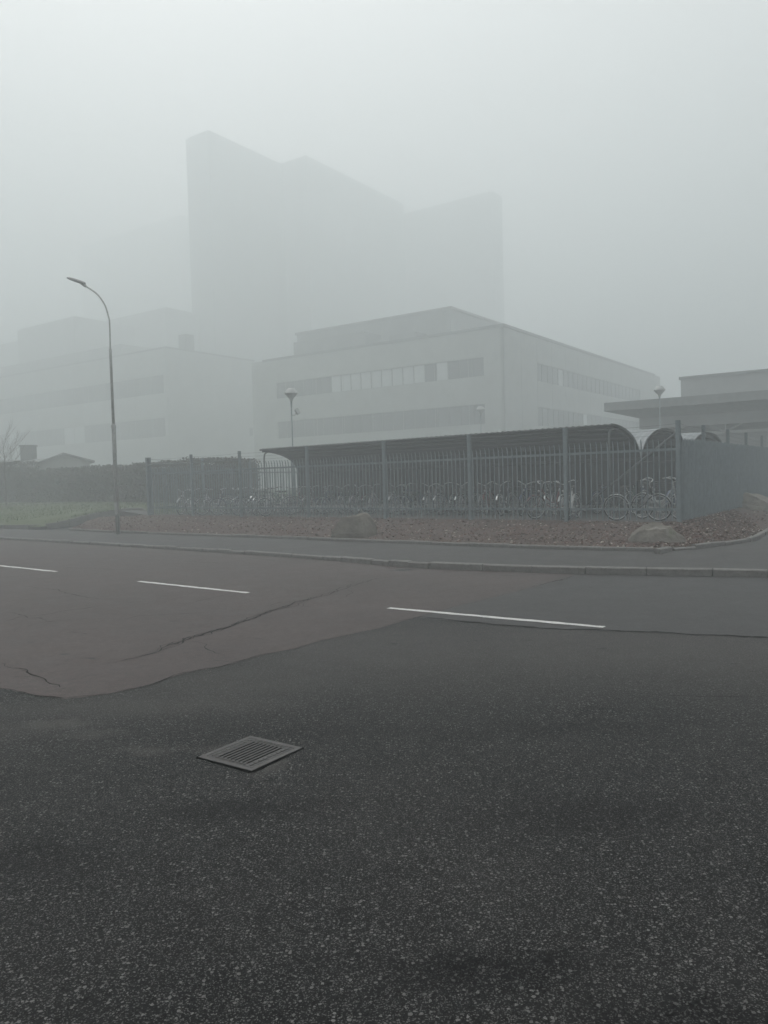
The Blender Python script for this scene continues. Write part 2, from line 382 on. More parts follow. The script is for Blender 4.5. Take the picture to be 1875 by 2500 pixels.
# fan loft: each kerb sample joined to the nearest-by-x sample on the inner line
def at_x(pts, x):
    if x <= pts[0].x: return pts[0]
    for p, q in zip(pts, pts[1:]):
        if p.x <= x <= q.x: return p.lerp(q, (x-p.x)/max(1e-6, q.x-p.x))
    return pts[-1]
xs = sorted(set([i*.5 for i in range(-160, 60)]))
lo = [at_x(pv, x) for x in xs]; hi = [at_x(back, x) for x in xs]
k = len(xs); vs = []
for a_, c_ in zip(lo, hi):
    for t in (0, .33, .66, 1):
        p = a_.lerp(c_, t); vs.append(V(p.x, p.y, p.z+.012*noise.noise(p*.7)*(t > 0)))
b.add(vs, [(i*4+j, (i+1)*4+j, (i+1)*4+j+1, i*4+j+1) for i in range(k-1) for j in range(3)])
struct('pavement', b, M['asphalt_path'])
b = MB(); b.add([V(back[-1].x, back[-1].y, .16), V(200,-40,.16), V(200,300,.16), V(20,300,.16)], [(0,1,2,3)])
b.add([V(kin[-1].x, kin[-1].y,.15), V(200,-60,.15), V(200,-40,.16), V(back[-1].x, back[-1].y, .16)], [(0,1,2,3)])
struct('side_pavement', b, M['asphalt_path'])

# gravel bed
SIDE_END = FR+SD*34
front = INN + [INN2[0]] + INN2[1:]
inner = [V(p.x, p.y+.09, .215) for p in INN] + [V(p.x-.05, p.y+.1, .215) for p in INN2]
rear = [P(241,1262,.4)] + [FL+V(0,.3,0)] + [FR+V(.05,.3,0)] + [FR+SD*34]
def bed_pt(u, t):
    # u 0..1 along, t 0..1 from inner kerb to fence
    a_ = at_len(inner, u) if False else None
# matching stations: inner vertex list against fence stations
st = [(inner[0], rear[0]), (inner[1], FL+V(0,.25,0)), (inner[2], FL.lerp(FR, .30)+V(0,.2,0)), (inner[3], FL.lerp(FR, .5)+V(0,.2,0)), (inner[4], FL.lerp(FR, .7)+V(0,.2,0)),
      (inner[5], FL.lerp(FR, .85)+V(0,.2,0)), (inner[6], FL.lerp(FR, .985)+V(0,.2,0)), (inner[7], FR+V(0,.2,0)), (inner[8], FR+V(.05,.15,0)), (inner[9], FR+SD*.8), (inner[10], FR+SD*3),
      (inner[11], FR+SD*5), (inner[12], FR+SD*6.5), (inner[13], FR+SD*34)]
def hump(p): return .05*noise.noise(p*.6)+.025*noise.noise(p*2.3)
b = MB(); NU = 10; NT = 14; rows = []; BED = []
for (a0, c0), (a1, c1) in zip(st, st[1:]):
    for i in range(NU):
        u = i/NU; rows.append((a0.lerp(a1, u), c0.lerp(c1, u)))
rows.append(st[-1])
vs = []
def bedp(a_, c_, t):
    p = a_.lerp(c_, t); e = min(1, t*5, (1-t)*6)
    return V(p.x, p.y, a_.z+(c_.z-a_.z)*(t**.8)+.0*e+hump(p)*e)
for a_, c_ in rows:
    for j in range(NT+1): vs.append(bedp(a_, c_, j/NT))
b.add(vs, [(i*(NT+1)+j, (i+1)*(NT+1)+j, (i+1)*(NT+1)+j+1, i*(NT+1)+j+1) for i in range(len(rows)-1) for j in range(NT)])
b.sm = [True]*len(b.f)
struct('gravel_bed', b, M['soil'])
b = MB()
for i in range(26000):
    r_ = random.random()
    ri = random.randrange(0, int(len(rows)*.94)); t = random.uniform(0, 1)
    p = bedp(rows[ri][0].lerp(rows[ri+1][0], r_), rows[ri][1].lerp(rows[ri+1][1], r_), t)
    s = random.choice((.008,.010,.013,.017,.022,.028)) * random.uniform(.8, 1.3)
    q = [V(random.uniform(-1,1), random.uniform(-1,1), random.uniform(-.5,.6))*s for _ in range(4)]
    if i % 3:      # a leaf scrap
        ang = random.uniform(0, 6.28); dx = V(cos(ang), sin(ang), random.uniform(-.4,.4))*s*1.5; dy = V(-sin(ang), cos(ang), random.uniform(-.5,.5))*s*.8
        c = p+V(0,0,.012); b.add([c-dx, c-dy+V(0,0,s*.4), c+dx, c+dy], [(0,1,2,3)])
    else:
        h = s*.8; rot = random.uniform(0, 6.28)
        ring = [p+V(cos(rot+k_*1.2566)*s*random.uniform(.7,1.1), sin(rot+k_*1.2566)*s*random.uniform(.7,1.1), -.004) for k_ in range(5)]
        top = [p+V((v.x-p.x)*.6, (v.y-p.y)*.6, h) for v in ring]
        b.add(ring+top, [(k_, (k_+1) % 5, 5+(k_+1) % 5, 5+k_) for k_ in range(5)]+[(5,6,7,8,9)])
tag(b.build('gravel', M['bits']), 'reddish brown gravel and leaf scraps covering the bed between fence and inner kerb', 'gravel', kind='stuff')

# yard inside the fence and land beyond
b = MB()
g0 = FL+V(0,.1,0); g1 = FR+V(0,.1,0)
b.add([V(g0.x,g0.y,.44), V(g1.x,g1.y,.44), V(*(FR+SD*34)[:2],.44), V(120,300,.44), V(-300,300,.44), V(*(FL+FD*-0+V(-10,20,0))[:2],.44)], [(0,1,2,3,4,5)])
struct('yard', b, M['pavers'])
# lawn on the left, rising towards the hedge
def lawn_z(p): return .19+.63*max(0, min(1, (p.y-26)/20))
edge = [P(-900,1305,.2), P(-300,1290,.19), P(0,1287,.2), P(104,1285,.2), P(169,1277,.2), P(241,1262,.24), P(289,1254.5,.3), P(345,1250,.34), V(FL.x+.2, FL.y+.6, .4), V(FL.x+14, FL.y+22, .8)]
b = MB(); vs = []; LR = resample(edge, .8); NT2 = 16; rows2 = []
for p in LR:
    far = V(p.x-14-max(0,-p.x)*.4, 95, 0)
    rows2.append((p, far))
    for j in range(NT2+1):
        q = p.lerp(far, (j/NT2)**1.6); z = lawn_z(q)+.04*noise.noise(q*.3) if j else p.z-.01
        vs.append(V(q.x, q.y, z))
b.add(vs, [(i*(NT2+1)+j, (i+1)*(NT2+1)+j, (i+1)*(NT2+1)+j+1, i*(NT2+1)+j+1) for i in range(len(rows2)-1) for j in range(NT2)])
b.sm = [True]*len(b.f)
struct('lawn', b, M['grass'])
b = MB()
for i in range(16000):
    x = random.uniform(-26, -8); y = random.uniform(24, 50)
    if y < 24+(-x-12)*.2: continue
    e_ = at_x(sorted(edge[:9], key=lambda v: v.x), x)
    if y < e_.y+.15: continue
    z = lawn_z(V(x, y, 0)); h = random.uniform(.04,.11); a_ = random.uniform(0, 3.14); w = .02
    b.add([V(x-cos(a_)*w, y-sin(a_)*w, z-.02), V(x+cos(a_)*w, y+sin(a_)*w, z-.02), V(x+random.uniform(-.04,.04), y+random.uniform(-.04,.04), z+h)], [(0,1,2)])
tag(b.build('grass', M['blade']), 'dull green foggy grass of the lawn left of the fence', 'grass', kind='stuff')
b = MB()
kerb_run(b, edge[1:9], .08, .05, .27, 1.0, .01, jz=.01, rough=.01, drop=lambda p: .235+max(0, (p.y-30))*.03)
struct('lawn_edging', b, M['kerb'])
# pale path behind the lawn
a_ = PY(-260, 1237, 42); c_ = PY(135, 1214, 46)
a_.z = lawn_z(a_)+.05; c_.z = lawn_z(c_)+.05
b = MB(); b.add([a_, c_, c_+V(.5,2.2,.02), a_+V(0,2.2,.02)], [(0,1,2,3)])
struct('path', b, M['kerb'])

# ------------------------------------------------------------------ drain covers
def drain(label, c, ax, ay, sz, nslot, name='drain_cover'):
    t = thing(name, label, 'drain cover', (0,0,0)); Mx = frame(V(c.x, c.y, 0), ax, ay); h = sz/2
    rim = MB(); w = .034; z0, z1 = .0022, .006
    for a, b_ in (((-h,-h),(h,-h+w)), ((-h,h-w),(h,h)), ((-h,-h+w),(-h+w,h-w)), ((h-w,-h+w),(h,h-w))):
        rim.box((*a, z0), (*b_, z1), Mx)
    rim.build('frame', M['iron'], t)
    g = MB(); hi = h-w-.006
    g.box((-hi,-hi,z0),(-hi+.055,hi,z1-.001),Mx); g.box((hi-.055,-hi,z0),(hi,hi,z1-.001),Mx)
    g.box((-hi+.055,-hi,z0),(hi-.055,-hi+.03,z1-.001),Mx); g.box((-hi+.055,hi-.03,z0),(hi-.055,hi,z1-.001),Mx)
    span = 2*(hi-.055); pitch = span/nslot; bw = pitch*.42
    for i in range(nslot+1):
        x = -hi+.055+i*pitch; x0 = max(x-bw/2, -hi+.056); x1 = min(x+bw/2, hi-.056)
        g.box((x0, -hi+.031, z0), (x1, hi-.031, z1-.001), Mx)
    for sgn in (-1, 1):          # raised studs
        for i in range(9):
            y = -hi+.03+i*(2*hi-.06)/8; x = sgn*(hi-.028)
            g.box((x-.010, y-.014, z1-.001), (x+.010, y+.014, z1+.004), Mx)
    for i in range(9):
        for sgn in (-1, 1):
            x = -hi+.07+i*(2*hi-.14)/8; g.box((x-.010, sgn*(hi-.014)-.006, z1-.001), (x+.010, sgn*(hi-.014)+.006, z1+.004), Mx)
    g.build('grate', M['iron'], t)
    k = MB(); k.box((-hi,-hi,.0005),(hi,hi,.0015),Mx)  # flat black sheet, darkness of the shaft is in its colour
    k.build('shaft_dark', M['black'], t)
    return t
q = [P(*a, 0) for a in ((484,1845),(610,1801),(737,1831),(619,1880))]
cc = sum(q, V(0,0,0))/4
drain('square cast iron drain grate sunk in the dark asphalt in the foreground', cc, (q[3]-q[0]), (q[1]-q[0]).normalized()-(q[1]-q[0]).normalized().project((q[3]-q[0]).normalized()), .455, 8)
q0 = P(985,1391,0)
kd = (KERB[6]-KERB[5]).normalized()
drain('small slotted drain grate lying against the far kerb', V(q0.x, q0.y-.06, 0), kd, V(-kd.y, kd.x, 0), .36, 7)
# dark gap with its shadow painted black and pale worn filling round the near drain
b = MB()
def ringpatch(c, r, z, seed, sx=1, sy=1):
    n = 40; vs = [V(c.x+cos(2*pi*i/n)*r*sx*(1+.35*noise.noise(V(cos(2*pi*i/n)*2, sin(2*pi*i/n)*2, seed))), c.y+sin(2*pi*i/n)*r*sy*(1+.35*noise.noise(V(cos(2*pi*i/n)*2.5, sin(2*pi*i/n)*2.5, seed+9))), z) for i in range(n)]
    b.add(vs, [tuple(range(n))])
struct_done = True
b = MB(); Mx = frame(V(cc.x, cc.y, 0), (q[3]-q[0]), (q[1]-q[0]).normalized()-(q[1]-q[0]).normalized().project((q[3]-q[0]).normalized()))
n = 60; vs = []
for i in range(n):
    a_ = 2*pi*i/n; s_ = .2275/max(abs(cos(a_)), abs(sin(a_))); s_ *= 1.06+.06*max(0, cos(a_+.6))+.06*noise.noise(V(cos(a_)*5, sin(a_)*5, 3))  # outline reaches further on one side as a painted shadow
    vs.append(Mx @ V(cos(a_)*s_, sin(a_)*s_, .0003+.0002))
b.add(vs, [tuple(range(n))]); struct('drain_gap_shadow', b, M['black'])

# ------------------------------------------------------------------ boulders
def boulder(label, c, r, h, seed, rot=0, flat=.25):
    bm = bmesh.new(); bmesh.ops.create_icosphere(bm, subdivisions=5, radius=1)
    planes = []
    rnd = random.Random(seed)
    for _ in range(11):
        d = V(rnd.uniform(-1,1), rnd.uniform(-1,1), rnd.uniform(-.3,1)).normalized(); planes.append((d, rnd.uniform(.62,.9)))
    for v in bm.verts:
        p = v.co.copy()
        for d, k_ in planes:
            e = p.dot(d)-k_
            if e > 0: p -= d*e*.985
        p *= 1+.14*noise.noise(p*1.3+V(seed,0,0))+.05*noise.noise(p*5+V(seed,0,0))+.025*noise.noise(p*13+V(seed,0,0))
        v.co = V(p.x*r[0], p.y*r[1], p.z*h)
    me = bpy.data.meshes.new('boulder'); bm.to_mesh(me); bm.free(); me.materials.append(M['rock'])
    for p_ in me.polygons: p_.use_smooth = True
    o = bpy.data.objects.new('boulder', me); C.objects.link(o); o.location = c; o.rotation_euler = (0,0,rot)
    tag(o, label, 'boulder', 'boulders on the gravel bed'); return o
c_ = P(862, 1307, .30); boulder('squat brown boulder on the gravel in front of the middle fence bays', c_+V(0,.45,0), (.62,.5), .62, 11, .3)
c_ = P(1622, 1330, .24); boulder('mossy grey boulder in front of the fence corner post beside the broken kerb', c_+V(0,.45,0), (.56,.45), .46, 4, -.3)
c_ = P(1868, 1249, .34); boulder('pale low boulder beside the side fence at the right edge of the photo', c_+V(.1,.6,0), (1.0,.7), .62, 23, .1)

# ------------------------------------------------------------------ palisade fence
def fence_line(name, label, A, B, posts, H=2.05, tip=.06, wires=True, brace=None, pitch=.148, endpost=True, toprail=None, out=-1, skip=None, pw=.015, pdp=.022, over=False):
    d = (B-A); Ln = d.length; d = d.normalized(); nrm = V(-d.y, d.x, 0)*out      # nrm points out towards the street
    Mx = frame(A, d, nrm) if V(d.x, d.y, 0).cross(nrm).z > 0 else None
    def G(x, y, z): return A + d*x + nrm*y + V(0,0,z)
    def gbox(mb, x0, x1, y0, y1, z0, z1):
        vs = [G(x, y, z) for z in (z0, z1) for x, y in ((x0,y0),(x1,y0),(x1,y1),(x0,y1))]
        fs = [(3,2,1,0),(4,5,6,7),(0,1,5,4),(1,2,6,5),(2,3,7,6),(3,0,4,7)]
        if out < 0: fs = [tuple(reversed(f)) for f in fs]
        mb.add(vs, fs)
    t = thing(name, label, 'fence')
    for s_ in posts:
        pb = MB(); hh = H+.42
        gbox(pb, s_-.05, s_+.05, -.005, .006, -.1, hh); gbox(pb, s_-.05, s_+.05, -.075, -.064, -.1, hh); gbox(pb, s_-.006, s_+.006, -.064, -.005, -.1, hh)
        gbox(pb, s_-.05, s_+.05, -.075, .006, hh, hh+.004)
        for zz in (H+.1, H+.22, H+.34): gbox(pb, s_-.012, s_+.012, .006, .02, zz-.01, zz+.01)
        pb.build('post', M['galv'], t)
    for i, (s0, s1) in enumerate(zip(posts, posts[1:])):
        for z in (.32, H-.27):
            rb = MB(); gbox(rb, s0+.045, s1-.045, .007, .013, z-.03, z+.03); gbox(rb, s0+.045, s1-.045, -.03, .007, z+.024, z+.03)
            rb.build('rail', M['galv'], t)
        pm = MB(); n = round((s1-s0)/pitch)
        for k_ in range(0 if over else 1, n):
            if skip and random.random() < skip: continue
            x = s0+(s1-s0)*k_/n + random.uniform(-.006,.006); lean = random.uniform(-.006,.006); hb = random.uniform(-.012,.012); zb = .05+random.uniform(-.02,.02)
            w = pw
            # folded pale: three-sided section with a pointed tip bent outwards
            def ring(z, dy, w_, dp): return [G(x+lean*z-w_, .014+dy, z), G(x+lean*z-w_*.5, (.014+dp+dy), z), G(x+lean*z+w_*.5, (.014+dp+dy), z), G(x+lean*z+w_, .014+dy, z)]
            R_ = [ring(zb, 0, w, pdp), ring(H-.22+hb, 0, w, pdp), ring(H-.08+hb, .02, w*.95, pdp), ring(H+hb, .05, w*.3, .012)]
            vs = [p for r_ in R_ for p in r_]
            fs = []
            for j in range(3):
                for q_ in range(4): fs.append((j*4+q_, j*4+(q_+1) % 4, (j+1)*4+(q_+1) % 4, (j+1)*4+q_))
            fs += [(3,2,1,0), (12,13,14,15)]
            pm.add(vs, fs)
        pm.build('pale_panel', M['galv'], t)
    if wires:
        for zz in (H+.1, H+.22, H+.34):
            wb = MB(); pts = []
            for s0, s1 in zip(posts, posts[1:]):
                for j in range(6): u = j/6; pts.append(G(s0+(s1-s0)*u, .018, zz-.03*4*u*(1-u)))
            pts.append(G(posts[-1], .018, zz)); wb.tube(pts, .0035, 4)
            for j in range(len(pts)*4):
                p = pts[random.randrange(len(pts)-1)].lerp(pts[random.randrange(1, len(pts))], 0)
                wb.tube([p+V(-.02,0,-.02), p+V(.02,0,.02)], .002, 3)
            wb.build('barbed_wire', M['galv_d'], t)
    if toprail:
        tb = MB(); tb.tube([G(toprail[0], -.02, H+.10), G(toprail[1], -.02, H+.10)], .025, 6); tb.build('top_rail', M['galv_d'], t)
    for br in (brace or []):
        bb = MB(); bb.tube([G(*br[0]), G(*br[1])], .026, 6); bb.build('brace', M['galv_d'], t)
    return t, G
FLEN = (FL-FR).length
def s_at(xpix):                                  # distance along the street fence from the corner for a photo column
    lo_, hi_ = 0, FLEN+1
    for _ in range(40):
        md = (lo_+hi_)/2; v = FR+FD*md-V(0,0,EYE); x = 937.5+1900*v.dot(cR)/v.dot(cf)
        if x > xpix: lo_ = md
        else: hi_ = md
    return lo_
posts = [0] + [s_at(x) for x in (1382, 1148, 940, 752, 588, 470)] + [FLEN]
print('posts', posts)
fence_line('palisade_fence', 'long grey palisade fence facing the street in front of the bicycle shelters', FR, FL, posts, out=1,
           brace=[((.06, -.06, 2.18), (3.0, -.06, .0))], toprail=(posts[-3], FLEN))
fence_line('palisade_fence', 'bluish palisade fence running back from the corner post on the right', FR+SD*.03+V(.02,0,0), FR+SD*34, [.12, 2.72, 5.86, 8.8]+[11.9+3.0*k_ for k_ in range(7)], out=-1, pw=.024, pdp=.034, pitch=.135, over=True,
           brace=[((.16, -.03, 2.18), (2.2, -.03, 1.0))])
fence_line('palisade_fence', 'faint palisade fence running back from the left end of the street fence', FL+SD*.03, FL+SD*16, [.12]+[3.1*k_+3.1 for k_ in range(5)], out=1)

# ------------------------------------------------------------------ bicycle shelters
CR = V(6.55, 22.25, 0); AX = FD.copy(); AX.z = 0; AX.normalize(); PR = V(-AX.y, AX.x, 0)
if PR.y < 0: PR = -PR
def proj(v):
    v = v-V(0,0,EYE); return 937.5+1900*v.dot(cR)/v.dot(cf), 1250-1900*v.dot(cU)/v.dot(cf)
SH_H = 3.05; SH_DROP = .98; SH_W = 2.05; BASEZ = .44
def vault_pt(s_, a):     # a: -1 front spring .. 0 crest .. 1 rear spring
    th = a*pi/2
    return lambda C0, dz=0: C0+AX*s_+PR*(SH_W*sin(th))+V(0,0,SH_H-SH_DROP*(1-cos(th)*1.0)+dz)
def vault(mb, C0, L, a0, a1, dz=0, corr=True, shift=0):
    n = 16; k_ = int(L/.05) if corr else 40; vs = []
    for i in range(k_+1):
        s_ = L*i/k_; w_ = (.5+.5*cos(i*pi/2))*.035 if corr else 0
        for j in range(n+1): vs.append(vault_pt(s_, a0+(a1-a0)*j/n)(C0, dz+w_))
    mb.add(vs, [(i*(n+1)+j, (i+1)*(n+1)+j, (i+1)*(n+1)+j+1, i*(n+1)+j+1) for i in range(k_) for j in range(n)])
def shelter(label, C0, L, a0, a1, wall=True, front_posts=True):
    t = thing('bicycle_shelter', label, 'bike shelter')
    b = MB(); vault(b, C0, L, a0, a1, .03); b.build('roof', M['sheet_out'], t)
    b = MB(); vault(b, C0, L, a0, a1, -.012, corr=False); b.build('roof_underside_shaded', M['sheet_shaded'], t)  # underside of the same roof, its shade painted into the material
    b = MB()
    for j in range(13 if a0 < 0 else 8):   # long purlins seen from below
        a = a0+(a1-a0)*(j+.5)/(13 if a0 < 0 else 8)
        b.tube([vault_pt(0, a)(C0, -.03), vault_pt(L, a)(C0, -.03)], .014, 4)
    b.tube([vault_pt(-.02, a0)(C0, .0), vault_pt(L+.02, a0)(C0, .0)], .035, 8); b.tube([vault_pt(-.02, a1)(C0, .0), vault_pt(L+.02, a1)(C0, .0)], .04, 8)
    b.build('purlins', M['sheet_shaded'], t)
    nh = 2 if a0 >= 0 else max(2, round(L/3.8)+1)
    for i in range(nh):
        s_ = .12+(L-.24)*i/(nh-1); b = MB()
        pts = [vault_pt(s_, a0+(a1-a0)*j/14)(C0, -.06) for j in range(15)]
        end = pts[-1]; pts.append(V(end.x, end.y, BASEZ))
        if a0 < -.5: f0 = pts[0]; pts.insert(0, V(f0.x, f0.y, BASEZ))
        b.tube(pts, .035, 8); b.build('hoop', M['sheet_shaded'], t)
        if a0 >= 0 and front_posts:
            b = MB(); top = vault_pt(s_, .28)(C0, -.05)
            cv = [top + PR*(-.12)+V(0,0,.03), top+V(0,0,-.03), top-PR*.0+V(0,0,-.16), V(top.x, top.y, BASEZ)]
            cv = [vault_pt(s_, .12)(C0,-.06), vault_pt(s_, .07)(C0,-.09), vault_pt(s_,.035)(C0,-.18), vault_pt(s_,.025)(C0,-.34), V(*vault_pt(s_,.025)(C0)[:2], BASEZ)]
            b.tube(cv, .034, 8); b.build('post', M['galv_d'], t)
    if wall:
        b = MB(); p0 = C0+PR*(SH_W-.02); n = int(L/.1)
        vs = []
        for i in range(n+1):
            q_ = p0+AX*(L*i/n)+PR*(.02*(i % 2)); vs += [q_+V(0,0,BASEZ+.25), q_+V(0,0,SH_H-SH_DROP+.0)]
        b.add(vs, [(2*i, 2*i+2, 2*i+3, 2*i+1) for i in range(n)]); b.build('back_wall', M['sheet_shaded'], t)
    return t
C_A = CR.copy(); L_A = 15.15
shelter('long half vaulted bicycle shelter, dark inside, open to the street behind the palisade fence', C_A, L_A, 0, 1)
C_B = CR + PR*(SH_W*2+.12)
shelter('ribbed barrel vaulted bicycle shelter with its dark open end towards the fence corner', C_B, 12, -1, 1)
C_Cc = CR + PR*(SH_W*4+.24)
shelter('farthest ribbed metal barrel roof seen just above the side fence', C_Cc, 12, -1, 1, wall=False)
for k_ in (C_A, C_A+AX*L_A, C_B, C_Cc): print('crest', proj(k_+V(0,0,SH_H)))

# ------------------------------------------------------------------ bicycles
def circle(c, r, n, axis='y'):
    return [V(c[0]+r*cos(2*pi*i/n), c[1], c[2]+r*sin(2*pi*i/n)) for i in range(n)]
def make_bike(label, color, step=True, basket=True, crate=False, light='chrome'):
    t = thing('bicycle', label, 'bicycle', group='bicycles parked behind the fence'); R = .345; wb = 1.10
    fm = M['f_'+color]; r0 = (-wb/2, 0, R); r1 = (wb/2, 0, R); bb = (-.10, 0, .30); hd0 = (.40, 0, .66); hd1 = (.355, 0, .86); st_ = (-.24, 0, .78)
    b = MB(); b.tube([st_, bb], .016, 6); b.tube([hd0, hd1], .02, 6)
    if step:
        b.tube([hd0, (.22,0,.45), (.05,0,.33), bb], .018, 6); b.tube([hd1, (.2,0,.62), (0,0,.46), (-.16,0,.48)], .014, 6)
    else:
        b.tube([hd0, bb], .018, 6); b.tube([hd1, (-.22,0,.80)], .016, 6)
    for s_ in (-1, 1):
        b.tube([(-.12,s_*.02,.30), (r0[0],s_*.06,R)], .010, 5); b.tube([(-.235,s_*.015,.74), (r0[0],s_*.06,R)], .008, 5)
    b.build('frame', fm, t)
    b = MB()
    for s_ in (-1, 1): b.tube([(hd0[0],s_*.03,.66), (.44,s_*.05,.58), (r1[0],s_*.055,R)], .010, 5)
    b.tube([(hd0[0],-.04,.655),(hd0[0],.04,.655)], .016, 5); b.build('fork', M['chrome'] if light == 'chrome' else fm, t)
    for c in (r0, r1):
        b = MB()
        for i in range(18):
            an = 2*pi*i/18; s_ = .022 if i % 2 else -.022
            b.tube([(c[0], s_, c[2]), (c[0]+.31*cos(an), 0, c[2]+.31*sin(an))], .0022, 3)
        b.tube([(c[0],-.05,c[2]),(c[0],.05,c[2])], .02, 6); w = b.build('wheel', M['chrome'], t)
        b = MB(); b.tube(circle(c, R-.02, 32), .019, 7, True); b.build('tyre', M['tyre'], w)
        b = MB(); b.tube(circle(c, R-.044, 32), .011, 6, True); b.build('rim', M['rim'], w)
        b = MB(); lo_, hi_ = (-20, 190) if c is r0 else (30, 200)
        arc = [math.radians(lo_+(hi_-lo_)*i/14) for i in range(15)]
        vs = []
        for a in arc:
            for y_ in (-.028, -.014, .014, .028): vs.append(V(c[0]+(R+.022-abs(y_)*.5)*cos(a), y_, c[2]+(R+.022-abs(y_)*.5)*sin(a)))
        b.add(vs, [(i*4+j, i*4+j+1, (i+1)*4+j+1, (i+1)*4+j) for i in range(14) for j in range(3)])
        b.build('mudguard', M['chrome'] if light == 'chrome' else fm, t)
    b = MB(); b.tube([hd1, (.33,0,.97)], .012, 5)
    for s_ in (-1, 1):
        b.tube([(.33,0,.97), (.37,s_*.07,1.0), (.38,s_*.16,1.05), (.30,s_*.25,1.08), (.19,s_*.29,1.06)], .012, 6)
    h = b.build('handlebar', M['chrome'], t)
    for s_ in (-1, 1):
        b = MB(); b.tube([(.21,s_*.287,1.063), (.09,s_*.295,1.04)], .017, 6); b.build('grip', M['leather'], h)
    b = MB(); b.tube([st_, (-.265,0,.88)], .012, 5); b.build('seat_post', M['chrome'], t)
    b = MB(); prof = [(-.40,.085,.90),(-.36,.10,.915),(-.28,.09,.905),(-.20,.045,.90),(-.12,.022,.895)]
    vs = []
    for x, w, z in prof:
        vs += [V(x,-w,z-.03), V(x,-w*.8,z), V(x,w*.8,z), V(x,w,z-.03)]
    b.add(vs, [(i*4+j, i*4+j+1, (i+1)*4+j+1, (i+1)*4+j) for i in range(4) for j in range(3)]+[(0,1,2,3),(19,18,17,16)]+[(i*4+3, i*4, (i+1)*4, (i+1)*4+3) for i in range(4)])
    b.build('saddle', M['leather'], t)
    b = MB(); b.tube([(-.1,-.05,.30),(-.1,.05,.30)], .02, 6); b.tube(circle((-.10,.045,.30), .09, 16), .006, 4, True)
    b.tube([(-.10,.06,.30), (-.02,.065,.15)], .009, 4); b.tube([(-.10,-.06,.30), (-.18,-.065,.45)], .009, 4)
    b.box((-.07,.06,.135),(.03,.15,.155)); b.box((-.23,-.15,.445),(-.13,-.06,.465)); b.build('crankset', M['chrome'], t)
    b = MB()
    for s_ in (-1, 1):
        b.tube([(-.28,s_*.05,.74), (-.70,s_*.06,.74)], .006, 4); b.tube([(-.62,s_*.06,.74), (r0[0],s_*.065,R)], .005, 4)
    for x in (-.35,-.45,-.55,-.65): b.tube([(x,-.06,.742),(x,.06,.742)], .005, 4)
    b.build('carrier', M['basket'], t)
    b = MB(); b.tube([(-.2,.05,.3), (-.3,.18,.01)], .009, 5); b.build('kickstand', M['chrome'], t)
    b = MB(); b.tube([(.43,0,.80), (.47,0,.80)], [.02,.035], 8); b.build('headlight', M['chrome'], t)
    if basket:
        b = MB(); x0, x1, y0, y1, z0, z1 = .43, .70, -.18, .18, .78, 1.0
        for z in (z0, .835, .89, .945, z1):
            b.tube([(x0,y0,z),(x1,y0,z),(x1,y1,z),(x0,y1,z)], .003 if z < z1 else .006, 4, True)
        for i in range(8):
            y = y0+(y1-y0)*i/7; b.tube([(x1,y,z1),(x1,y,z0),(x0,y,z0),(x0,y,z1)], .0025, 3)
        for i in range(6):
            x = x0+(x1-x0)*i/5; b.tube([(x,y0,z1),(x,y0,z0),(x,y1,z0),(x,y1,z1)], .0025, 3)
        b.build('basket', M['basket'], t)
    return t
def bike_m(o, p, heading, tilt=0.0):
    o.location = (p.x, p.y, BASEZ+.003); o.rotation_euler = (tilt, 0, heading)
    return o
ang = math.atan2
hd_street = ang(-PR.y, -PR.x)           # nose pointing out at the street fence
hd_along = ang(-AX.y, -AX.x)            # nose pointing right along the fence
protos = [('black', True, True), ('blue', False, False), ('silver', True, False), ('red', True, True), ('green', False, True), ('white', True, True)]
built = {}
def get_bike(idx, label):
    if idx not in built:
        c_, st_, bk = protos[idx]; o = make_bike(label, c_, st_, bk, light='chrome' if idx % 2 == 0 else 'paint'); built[idx] = o; return o
    o = copy_tree(built[idx]); o['label'] = label; return o
ordn = ['first','second','third','fourth','fifth','sixth','seventh','eighth','ninth','tenth','eleventh','twelfth','thirteenth','fourteenth','fifteenth','sixteenth','seventeenth','eighteenth','nineteenth','twentieth']
# two bicycles standing side-on just inside the corner
w0 = P(1533, 1278, .44); 
def back_of_fence(s_, d): return FR+FD*s_+PR*d
def bp(s_, d):
    p = FR+FD*s_+PR*d; p.z = 0; return p
bike_m(get_bike(0, 'black bicycle with front basket standing side-on behind the corner end of the fence'), bp(1.25,.55), hd_along+.05, .05)
bike_m(get_bike(2, 'silver bicycle side-on behind the black one, nearest the side fence'), bp(.95,1.35), hd_along-.2, -.06)
bike_m(get_bike(5, 'white bicycle with raised handlebars facing the street beside the second fence post'), bp(3.35,1.0), hd_street+.12, .05)
bike_m(get_bike(3, 'red bicycle angled behind the second fence post, next to the white one'), bp(4.05,1.2), hd_street-.45, -.05)
# row under the shelter, noses outward
order = [0,1,0,3,4,0,2,1,0,5,0,4,1,0,3,2,0,1,0,4]
for i in range(20):
    s_ = 4.9+i*.78+random.uniform(-.1,.1)
    lab = '%s bicycle parked nose-out in the row under the long shelter, %s from the right' % (protos[order[i]][0], ordn[i])
    bike_m(get_bike(order[i], lab), bp(s_, 2.75+random.uniform(-.15,.35)), hd_street+random.uniform(-.35,.35), random.uniform(-.13,.13))
# back row under the shelter, tails outward
for i in range(14):
    s_ = 1.7+i*1.05+random.uniform(-.1,.1); k_ = order[(i*3+1) % 20]
    lab = '%s bicycle in the back row beside the shelter wall, %s from the right' % (protos[k_][0], ordn[i])
    bike_m(get_bike(k_, lab), bp(s_, 4.25+random.uniform(-.1,.15)), hd_street+pi+random.uniform(-.12,.12), random.uniform(-.06,.06))
